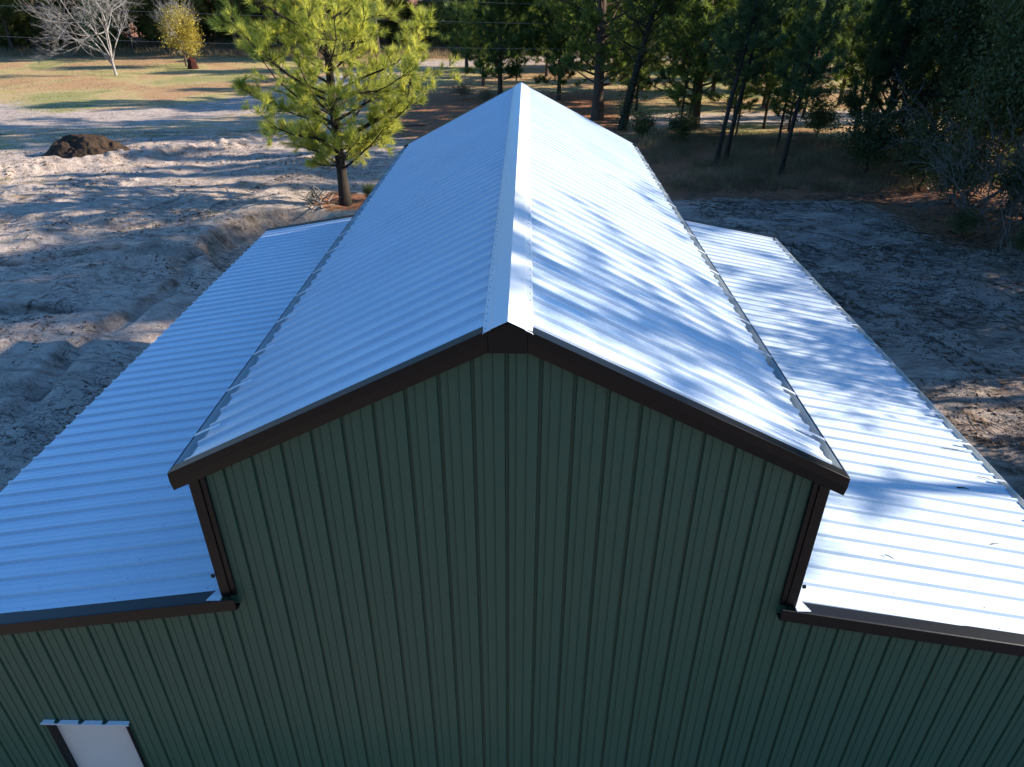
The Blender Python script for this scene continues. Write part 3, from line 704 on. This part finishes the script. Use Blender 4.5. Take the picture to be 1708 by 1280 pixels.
for (k, x, y, rz, sc, lb) in [
    ('midpine', 16.5, 68, 2.2, .95, 'bushy pine in the sunlit field behind the leaning dark pine'),
    ('midpine', 27, 73, 4.2, .85, 'bushy pine in the field behind the slender pines'),
    ('midpine', 33, 56, 5.2, .62, 'spreading pine left of the dark thicket, branches over the drive'),
    ('midpine', 2.5, 84, 1.1, .8, 'pine in the field directly behind the roof peak'),
    ('slim3', -1.0, 80, 1.1, .8, 'small pine behind the lone pine left of the roof peak'),
    ('midpine', 40, 84, 1.9, .8, 'pine near the far wire fence'),
    ('slim3', 9.8, 60, 2.9, 1.1, 'small pine in the field between the two thick dark pines'),
    ('midpine', 21.5, 62, 3.3, .75, 'low pine just beyond the gravel drive, mid right'),
    ('slim2', 23.5, 57.5, 1.3, 1.0, 'slim pine right of the low pine beyond the drive'),
    ('slim1', 25.5, 49.5, 2.4, .9, 'slim pine between the litter bank and the thicket'),
    ('bigpine', 13.0, 51.5, 2.6, .92, 'thick-trunked pine beyond the gravel drive, right of the leaning dark pine'),
    ('fieldtree', 8.5, 91, 2.6, .8, 'bright leafy tree in the far field behind the two thick dark pines'),
    ('fieldtree', 19.5, 95, 4.6, .85, 'bright leafy tree at the far road behind the slender pines'),
    ('fieldtree', 33.0, 92, 1.6, .8, 'bright leafy tree at the far road left of the wire fence'),
    ('midpine', -1.0, 93, 5.6, .85, 'far pine at the road directly above the roof peak'),
    ('slim3', 23.0, 46.0, 3.5, 1.0, 'small dense pine at the left end of the thicket'),
    ('slim3', 17.5, 45.0, .5, .9, 'small dense pine between the lone slender pine and the thicket'),
    ('midpine', 10.0, 64.5, 5.1, .72, 'low pine in the gap right of the tallest thick-trunked pine'),
    ('midpine', 19.0, 71, 5.1, .8, 'pine in the field beyond the end of the gravel drive'),
    ('midpine', 3.2, 66, 2.6, .8, 'pine filling the gap behind the tallest thick-trunked pine'),
    ('midpine', 12.0, 74, 3.9, .9, 'wide pine in the field behind the two thick dark pines'),
    ('midpine', 22.0, 82, 5.9, .85, 'wide pine far out in the field behind the slender pines'),
    ('midpine', 29.0, 64, 1.0, .7, 'low bushy pine left of the thicket beyond the drive'),
    ('midpine', 37.0, 74, 2.8, .75, 'pine between the thicket and the far wire fence'),
    ('midpine', -4.5, 76, 3.3, .7, 'low pine right behind the lone pine left of the roof peak'),
    ('midpine', 47.0, 92, .4, .8, 'pine in front of the far wire fence'),
    ('midpine', -7.5, 92, .9, .85, 'pine by the far pale road, left of the roof peak')]:
    put(k, x, y, rz, sc, label=lb, group=G, name='leafy_tree' if k == 'fieldtree' else 'pine_tree')

# the dark thicket on the right
G = 'trees of the dark thicket on the right'
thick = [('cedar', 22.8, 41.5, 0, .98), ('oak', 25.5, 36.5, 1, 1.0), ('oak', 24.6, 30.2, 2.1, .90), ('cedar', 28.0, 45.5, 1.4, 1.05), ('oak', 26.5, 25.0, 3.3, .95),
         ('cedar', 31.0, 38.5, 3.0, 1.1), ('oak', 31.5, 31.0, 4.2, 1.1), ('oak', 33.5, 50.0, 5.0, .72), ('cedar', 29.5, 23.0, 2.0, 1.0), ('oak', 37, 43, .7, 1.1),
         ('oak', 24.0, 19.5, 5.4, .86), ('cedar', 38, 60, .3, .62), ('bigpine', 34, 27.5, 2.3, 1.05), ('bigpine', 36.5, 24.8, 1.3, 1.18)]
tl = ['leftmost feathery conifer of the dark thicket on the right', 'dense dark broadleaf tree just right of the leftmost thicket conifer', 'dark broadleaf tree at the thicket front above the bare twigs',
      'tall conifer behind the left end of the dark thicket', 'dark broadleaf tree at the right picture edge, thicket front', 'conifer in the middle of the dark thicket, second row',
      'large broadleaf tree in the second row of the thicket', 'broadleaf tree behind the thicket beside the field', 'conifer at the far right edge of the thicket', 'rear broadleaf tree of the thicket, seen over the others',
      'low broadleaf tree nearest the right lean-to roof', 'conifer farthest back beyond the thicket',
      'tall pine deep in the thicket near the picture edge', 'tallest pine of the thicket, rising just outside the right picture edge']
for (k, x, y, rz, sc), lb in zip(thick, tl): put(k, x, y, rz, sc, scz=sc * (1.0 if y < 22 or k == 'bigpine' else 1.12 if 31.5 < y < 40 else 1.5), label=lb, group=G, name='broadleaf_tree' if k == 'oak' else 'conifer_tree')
# trees outside the right edge whose shade falls over the roofs
proto('highpine', pine(27, 19, .26, .62, 3.6, 38, 9, shape='round', detail=2, lowdead=8), M_BARK, M_NEEDLE, 11, .40, .018, .9)
proto('openpine', pine(28, 13.5, .2, .25, 3.6, 40, 7, shape='round', detail=2, lowdead=8), M_BARK, M_NEEDLE, 10, .40, .017, .9)
for (k, x, y, rz, sc, lb) in [('highpine', 24.0, 5.6, .5, 1.0, 'high-crowned pine beyond the right picture edge'), ('openpine', 22.5, 9.6, 2.5, 1.0, 'pine beyond the right picture edge, level with the middle of the roof'),
                                                            ('openpine', 27, 13.6, 1.3, .93, 'second open pine well beyond the right picture edge'), ('oak', 22, 1.0, 1.0, .72, 'low broadleaf tree beyond the right picture edge'),
                              ('oak', 20, 8.0, 5.0, .78, 'low broadleaf tree beyond the right edge, nearest the right lean-to'),
                              ('oak', 21.3, 15.5, .6, .70, 'smallest broadleaf tree just beyond the right picture edge'),
                              ('oak', 27, 7.0, 3.0, .8, 'low broadleaf tree standing behind the high-crowned pine')]:
    put(k, x, y, rz, sc, label=lb, group='trees shading the roof from the right', name='broadleaf_tree' if k == 'oak' else 'pine_tree')

# unseen trees added before the gable, to darken the wall and rib sides
for (k, x, y, rz, sc, scz, lb) in [('oak', -16, -24, 0, 1.5, 1.5, 'broadleaf tree across from the door side of the gable'), ('oak', -4, -27, 1, 1.6, 1.5, 'broadleaf tree straight in front of the gable peak'),
                                   ('oak', 9, -25, 2, 1.5, 1.6, 'broadleaf tree in front of the right half of the gable'), ('bigpine', 20, -20, 3, 1.0, 1.0, 'big pine in front of the right lean-to'), ('oak', -27, -17, 4, 1.4, 1.5, 'broadleaf tree in front of the left lean-to')]:
    put(k, x, y, rz, sc, scz=scz, label=lb + ', unseen, added to darken the wall', group='unseen trees added to darken the gable wall', name='broadleaf_tree' if k == 'oak' else 'pine_tree')
# forest along the far edge of the field
rng = random.Random(4); G = 'pines of the forest beyond the field'
edge = lambda x: 111 if x < -20 else 119 if x < 40 else 128
for row in range(5):
    x = -125 - row * 6
    while x < 105 + row * 6:
        x += rng.uniform(4.2, 7.2) + (row * .4); y = edge(x) + row * 7 + rng.uniform(-2.5, 3)
        if abs(math.atan2(x - .13, y + 5.25)) > .70: continue
        k = rng.choice(['far1', 'far1', 'far1', 'far2'] if row == 0 and x < -20 else ['far1', 'far2', 'far3'])
        lb = ('tall pine in the front row of the forest at the field edge' if row == 0 else 'tall pine deeper inside the dark forest beyond the field')
        put(k, x, y, rng.uniform(0, 6.3), rng.uniform(.8, 1.1), label=lb, group=G + (' front row' if row == 0 else ' interior'))
for row, (dy, step) in enumerate(((4, 5.5), (15, 5.0), (30, 5.5))):
    x = -125
    while x < 120:
        x += rng.uniform(.8, 1.3) * step; y = edge(x) + dy + rng.uniform(-2, 3)
        if abs(math.atan2(x - .13, y + 5.25)) > .70 or (row == 0 and x < -20 and rng.random() < .8): continue
        put('underwood', x, y, rng.uniform(0, 6.3), rng.uniform(.8, 1.3), name='shrub', cat='shrub', label='dark undergrowth bush among the trunks of the forest beyond the field', group='undergrowth bushes in the forest')
G = 'leafy trees at the forest edge'
for (x, y, rz, sc, lb) in [(-24.5, 104, 0, .95, 'pale green leafy tree at the forest edge, behind the bright near pine'), (-13, 116, 2, .95, 'leafy tree at the forest edge left of the lone pine'),
                           (11, 113, 1, .95, 'leafy tree at the forest edge behind the tallest pine'), (24, 118, 4, 1.0, 'leafy tree at the forest edge behind the slender pines'),
                           (58, 124, 3, 1, 'leafy tree at the forest edge above the wire fence'), (-62, 107.5, 5, .7, 'leafy tree at the forest edge behind the dead white tree'),
                           (-88, 106, 2.5, .75, 'leafy tree at the forest edge in the far left corner')]:
    put('fieldtree', x, y, rz, sc, label=lb, group=G, name='leafy_tree')

# dead white tree
def branching(t, p, d, L, r0, depth, spread=.55, up=.15, kids=(3, 4), ratio=.68, wob=.10):
    Q, dd = t.curve(p, d, L, 4, up, wob); t.tube(Q, np.linspace(r0, r0 * .6, 5), 5 if r0 > .03 else 3)
    if depth == 0: return
    for i in range(int(t.r.integers(*kids, endpoint=True))):
        f = t.r.uniform(.35, 1.0) if i else 1.0; ii = min(3, int(f * 4)); b = Q[ii] + (Q[ii + 1] - Q[ii]) * (f * 4 - ii)
        branching(t, b, unit(dd + t.r.normal(0, spread, 3)), L * ratio * t.r.uniform(.75, 1.15), max(.010, r0 * .52), depth - 1, spread, up, kids, ratio, wob)
t = Tree(71)
for d, L, r0 in (((-.75, 0, 1.0), 4.6, .13), ((-.05, .1, 1.4), 4.2, .17), ((.55, .2, 1.1), 3.6, .10), ((-1.3, .3, .9), 4.4, .09), ((.15, -.3, 1.2), 3.8, .10), ((-.4, -.2, 1.2), 4.4, .11)):
    b = np.array([0, 0, t.r.uniform(.6, 2.2)]); branching(t, b, d, L * 1.05, r0 * .8, 4, .48, .10, (3, 5), .68)
t.tube([[0, 0, -.2], [-.05, 0, 1.2], [-.15, 0, 2.6]], [.17, .14, .10], 8)
o = empty('dead_tree', (-48.6, 84, hz(-48.6, 84)), 0, label='leafless white-barked tree alone in the field at upper left', cat='tree'); link('trunk', t.wood('dead_tree_wood', M_PALE), o)
# yellow-leaved small tree with bare wisps
t = bush_tree(72, 7.6, .12, 1.2, 3.5, 3.3, 20, 330, .25, 4.2)
t2 = Tree(73)
for i in range(16): branching(t2, np.array([0, 0, 2.2]), unit(t2.r.normal(0, .5, 3) + np.array([0, 0, 1.5])), t2.r.uniform(2, 3.2), .05, 3, .35, .1, (3, 4), .62)
o = empty('yellow_tree', (-44.2, 93.5, hz(-44, 93)), 0, label='small yellow-leaved tree with bare grey wisps above, near the forest edge', cat='tree')
link('trunk', t.wood('yellow_wood', M_BARK), o); link('crown', t.leaves('yellow_crown', M_LEAF_Y, 26, .8, .11), o); link('twigs', t2.wood('wisps', M_PALE), o)
# charred stump below it
mb = MB(); rr = random.Random(3); k = 14
ring = lambda r, z, j: [(r * (1 + j * rr.uniform(-1, 1)) * math.cos(2 * math.pi * i / k), r * (1 + j * rr.uniform(-1, 1)) * math.sin(2 * math.pi * i / k), z + (rr.uniform(-.25, .35) if j > .1 else 0)) for i in range(k)]
RR = [ring(.75, -.2, .08), ring(.52, .3, .12), ring(.45, .9, .14), ring(.42, 1.2, .3)]
for a_, b_ in zip(RR[:-1], RR[1:]): mb.prism(a_, b_)
mb.build('tree_stump', M_RED, label='dark red broken stump under the small yellow-leaved tree', cat='stump').location = (-42.3, 91.0, hz(-42.3, 91))

# bare grey shrub in front of the thicket, right edge
t = Tree(81)
for i in range(7): branching(t, np.array([t.r.normal(0, .3), t.r.normal(0, .3), 0.]), unit(np.array([t.r.normal(-.5, .6), t.r.normal(0, .5), 1.])), t.r.uniform(1.6, 2.4), .04, 4, .45, .05, (2, 4), .72)
wm = t.wood('bare_shrub_wood', M_TWIG)
for x, y, rz, sc, lb in ((21.6, 27.5, 0, 1.15, 'bare grey twiggy shrub in front of the thicket, right picture edge'), (22.8, 30.5, 2, 1.3, 'bare grey shrub behind the first twiggy shrub'), (20.8, 24.2, 4, .8, 'smallest bare shrub at the edge of the sand')):
    o = empty('bare_shrub', (x, y, hz(x, y)), rz, label=lb, cat='shrub', group='bare shrubs by the thicket'); o.scale = (sc,) * 3; link('branches', wm, o)
# shrubs
G = 'low dark shrubs along the tree lines'
for x, y, sc, lb in ((20.5, 37.5, 1.5, 'dark shrub at the left foot of the thicket'), (22, 34, 1.6, 'dark shrub at the thicket front beside the litter bank'), (22.2, 31.2, 1.3, 'dark shrub at the thicket front above the sand'), (23.5, 27.5, 1.4, 'dark shrub behind the bare twiggy shrub'),
                     (23.0, 24, 1.3, 'dark shrub at the right picture edge'), (11, 46.5, .9, 'dark shrub on the litter bank by the gravel drive'), (8.6, 47.5, .8, 'dark shrub at the foot of the leaning pine'), (21.5, 48.5, 1.1, 'round shrub at the field edge left of the thicket'),
                     (-6.0, 66, .9, 'brown dry brush in the red litter left of the roof peak'), (-3.6, 64, .7, 'small brown dry brush closest to the roof peak'), (-8.0, 31.2, .35, 'low green shrub at the foot of the bright near pine'), (-10.6, 30.1, .3, 'tiny weed clump left of the near pine trunk'),
                     (20.0, 26.0, .5, 'low weed clump on the sand edge at right'), (21.0, 22.8, .6, 'low green clump at the sand edge, far right')):
    put('drybrush' if 'litter left' in lb or 'roof peak' in lb else 'shrub', x, y, x, sc, label=lb, group=G, name='shrub', cat='shrub')

# grass and weeds: one mass each
def blades(name, mat, P, L, w, lab, seed):
    r = np.random.default_rng(seed); m = len(P); zz = height(P[:, 0], P[:, 1])
    b = np.stack([P[:, 0], P[:, 1], zz - .02], 1); d = unit(r.normal(0, .38, (m, 3)) + np.array([0, 0, 1])); l = (L * r.uniform(.4, 1.25, m))[:, None]
    s = unit(np.cross(d, r.normal(0, 1, (m, 3)))) * w; tip = b + d * l + np.stack([r.normal(0, .15, m), r.normal(0, .15, m), np.zeros(m)], 1) * l
    V = np.stack([b - s, b + s, tip], 1).reshape(-1, 3); link(name, fast_mesh(name, V, np.arange(len(V)).reshape(-1, 3), mat), kind='stuff', label=lab)
def clumped(n, x0, x1, y0, y1, seed, f, jit=.35, per=24):
    r = np.random.default_rng(seed); c = np.stack([r.uniform(x0, x1, n), r.uniform(y0, y1, n)], 1); c = c[f(c[:, 0], c[:, 1])]
    return np.repeat(c, per, 0) + r.normal(0, jit, (len(c) * per, 2))
noroad = lambda x, y: np.minimum(seg(x, y, ROAD_A) / 3.2, seg(x, y, ROAD_B) / 2.6) > 1
P = clumped(1300, 8, 27, 33.5, 49, 1, lambda x, y: (fbm(x / 3, y / 3, 3, 2) > -.15) & noroad(x, y))
blades('tall_dry_grass', M_GRASS, P, .75, .010, 'shaded tall dry grass on the litter bank behind the right lean-to', 2)
P = clumped(5200, -110, 90, 99, 122, 3, lambda x, y: noroad(x, y) & (y > edge(0) - 14 - 4 * fbm(x / 9, y / 9, 8, 2)), .7, 14)
blades('field_edge_grass', M_GRASS, P, .95, .03, 'pale dry grass along the foot of the forest', 4)
P = clumped(9000, -75, 60, 46, 108, 5, lambda x, y: noroad(x, y) & (fbm(x / 5, y / 3, 12, 3) > .0), .5, 12)
blades('field_grass', M_GRASS_G, P, .16, .018, 'short green and straw grass of the sunlit field', 6)
P = clumped(1500, -34, -9, 20, 46, 7, lambda x, y: (fbm(x / 3.5, y / 2, 13, 3) > .18), .22, 14)
P = np.concatenate([P, clumped(700, 17, 24, 17, 30, 8, lambda x, y: x + .5 * y > 29.5, .25, 14)])
blades('sparse_weeds', M_GRASS_G, P, .11, .012, 'sparse green weeds sprouting from the bare sand', 9)
# clods, bark and sticks lying on the bare soil
r = np.random.default_rng(77); n = 26000
px = np.concatenate([r.uniform(-34, -8.6, n), r.uniform(8.6, 24, n)]); py = np.concatenate([r.uniform(3, 46, n), r.uniform(3, 33, n)])
kp = fbm(px / 2.2, py / 1.3, 33, 3) + .6 * np.abs(fbm(px / 5, py / 5, 35, 2)) > .12; px, py = px[kp], py[kp]
px = np.concatenate([px, -27.6 + r.normal(0, 1.9, 1500)]); py = np.concatenate([py, 39.6 + r.normal(0, 1.4, 1500)]); m = len(px)
sz = .014 + .075 * r.uniform(0, 1, m) ** 6
T = np.array([[1, 0, -.4], [-.5, .87, -.4], [-.5, -.87, -.4], [0, 0, .7]]); T = T[None] * (1 + r.uniform(-.5, .5, (m, 4, 3))); ang = r.uniform(0, 6.28, m)
ca_, sa_ = np.cos(ang)[:, None], np.sin(ang)[:, None]; el_ = r.uniform(1, 2.2, m)[:, None]
Tx = T[..., 0] * el_; Ty = T[..., 1]
V = np.stack([Tx * ca_ - Ty * sa_, Tx * sa_ + Ty * ca_, T[..., 2]], -1) * sz[:, None, None] + np.stack([px, py, height(px, py) + .01], 1)[:, None]
Fq = (np.array([[0, 1, 3], [1, 2, 3], [2, 0, 3], [0, 2, 1]])[None] + np.arange(m)[:, None, None] * 4).reshape(-1, 3)
link('soil_clods', fast_mesh('soil_clods', V.reshape(-1, 3), Fq, M_CLOD), kind='stuff', label='loose clods and crumbs scattered over the bare sand')
n = 9000; px = r.uniform(8.8, 23, n) * np.where(r.uniform(0, 1, n) < .12, -1.35, 1); py = r.uniform(6, 36, n); kp = fbm(px / 3, py / 1.6, 53, 3) > -.05; px, py = px[kp], py[kp]; m = len(px)
an = r.normal(2.7, .7, m); ln = .06 + .35 * r.uniform(0, 1, m) ** 3; zc = height(px, py) + .02; dx, dy = np.cos(an) * ln, np.sin(an) * ln; wx, wy = -np.sin(an) * .011, np.cos(an) * .011
V = np.stack([np.stack([px - dx - wx, py - dy - wy, zc], 1), np.stack([px - dx + wx, py - dy + wy, zc], 1), np.stack([px + dx, py + dy, zc + .02], 1), np.stack([px, py, zc + .03], 1)], 1)
link('fallen_sticks', fast_mesh('fallen_sticks', V.reshape(-1, 3), (np.array([[0, 1, 3], [1, 2, 3], [2, 0, 3]])[None] + np.arange(m)[:, None, None] * 4).reshape(-1, 3), M_BARKD), kind='stuff', label='fallen sticks and bark litter over the shaded ground at right')

# dirt pile
n = 90; u = np.linspace(-1, 1, n); U, Vv = np.meshgrid(u, u); R_ = np.hypot(U, Vv)
ph = np.maximum(0, 1 - R_) ** .85 * 1.6 + .42 * fbm(U * 3.2, Vv * 3.2, 5, 4) * sm(1, .6, R_) + .16 * fbm(U * 11, Vv * 11, 8, 3) * sm(1, .8, R_)
ph = np.minimum(ph, 1.15 + .18 * fbm(U * 4, Vv * 4, 6, 3)) - .06
ii = np.arange(n * n).reshape(n, n); Fp = np.stack([ii[:-1, :-1].ravel(), ii[:-1, 1:].ravel(), ii[1:, 1:].ravel(), ii[1:, :-1].ravel()], 1)
o = link('dirt_pile', fast_mesh('dirt_pile', np.stack([U.ravel() * 2.9, Vv.ravel() * 2.0, ph.ravel()], 1), Fp, M_PILE, True), label='steep pile of dark topsoil on the sand at left', cat='dirt pile')
o.location = (-27.6, 40.0, hz(-27.6, 40.0) - .15); o.rotation_euler = (0, 0, -.15)

# brush by the near pine and fallen log
t = Tree(91)
for i in range(22):
    p = np.array([t.r.normal(0, .5), t.r.normal(0, .4), t.r.uniform(.05, .3)]); Q, d = t.curve(p, unit(np.array([t.r.normal(0, 1), t.r.normal(0, .6), t.r.uniform(0, .6)])), t.r.uniform(.5, 1.3), 4, 0, .15); t.tube(Q, np.linspace(.045, .015, 5), 5)
o = link('brush_pile', t.wood('brush', M_WOODG), label='heap of pale broken roots and branches beside the near pine trunk', cat='brush pile'); o.location = (-10.2, 29.2, hz(-10.2, 29.2))

# power lines
def wire(P0, P1, sag, label, r=.009):
    mb = MB(); pts = []
    for i in range(49):
        q = i / 48; pts.append((P0[0] + (P1[0] - P0[0]) * q, P0[1] + (P1[1] - P0[1]) * q, P0[2] + (P1[2] - P0[2]) * q - sag * 4 * q * (1 - q)))
    mb.tube(pts, [r] * 49, 5); mb.build('power_line', M_WIRE, label=label, cat='power line', group='overhead power lines across the field')
for P0, P1, sg, lb in (((-75, 60, 6.95), (26, 60, 5.0), .75, 'lowest overhead wire crossing behind the building'), ((-75, 60, 9.4), (26, 60, 6.5), .55, 'middle overhead wire crossing behind the building'),
                      ((-75, 60, 10.8), (26, 60, 7.75), .35, 'topmost overhead wire, seen only near the picture top')): wire(P0, P1, sg, lb)
# field fence at the far right
fe = empty('wire_fence', (44, 108, 0), label='low wire fence with pale posts beside the far road', cat='fence'); r_ = random.Random(2)
fz = lambda x: hz(x, 104 + .16 * (x - 44)); fy = lambda x: 104 + .16 * (x - 44)
for i in range(13):
    x = 36 + i * 3.2; mb = MB(); mb.tube([(x - 44, fy(x) - 108, fz(x) - .2), (x - 44 + r_.uniform(-.05, .05), fy(x) - 108, fz(x) + 1.35)], [.07, .06], 6); mb.build('post', M_PALE, fe)
for h_ in (.4, .8, 1.2):
    mb = MB(); mb.tube([(36 + i * 3.2 - 44, fy(36 + i * 3.2) - 108, fz(36 + i * 3.2) + h_) for i in range(13)], [.02] * 13, 4); mb.build('wire', M_WIRE, fe)

# twigs lying on the right lean-to roof
def roof_pt(x, y): s = 'r'; sl2 = (ZI[s] - LO[s][1]) / (abs(LO[s][0]) - abs(WX[s])); return Vector((x, y, ZI[s] - .04 - (x - WX[s]) * sl2))
rr = random.Random(9)
for i, (x, y, L, th, lb) in enumerate([(6.55, 3.0, .20, .02, 'short thick dark twig near the eave of the right lean-to roof'), (6.9, 4.1, .42, -.05, 'longest dry stick near the right lean-to gutter'),
                                   (7.1, 3.4, .2, -.1, 'thin stick lying by the gutter below the longest stick'), (6.3, 1.75, .16, .3, 'small twig low on the right lean-to roof'), (4.6, 1.2, .14, -.6, 'tiny twig near the corner flashing on the right roof')]):
    a0 = roof_pt(x, y) + Vector((0, 0, .02)); d = Vector((math.cos(th), math.sin(th), -.18 * math.cos(th))) * L; mb = MB()
    mb.tube([a0, a0 + d * .5 + Vector((0, .01, .006)), a0 + d], [.012 if i == 0 else .006, .01 if i == 0 else .006, .004], 5)
    if i == 1: mb.tube([a0 + d * .5, a0 + d * .7 + Vector((.0, .05, .01))], [.004, .002], 4)
    mb.build('twig', M_BARKD, label=lb, cat='twig', group='twigs on the right lean-to roof')
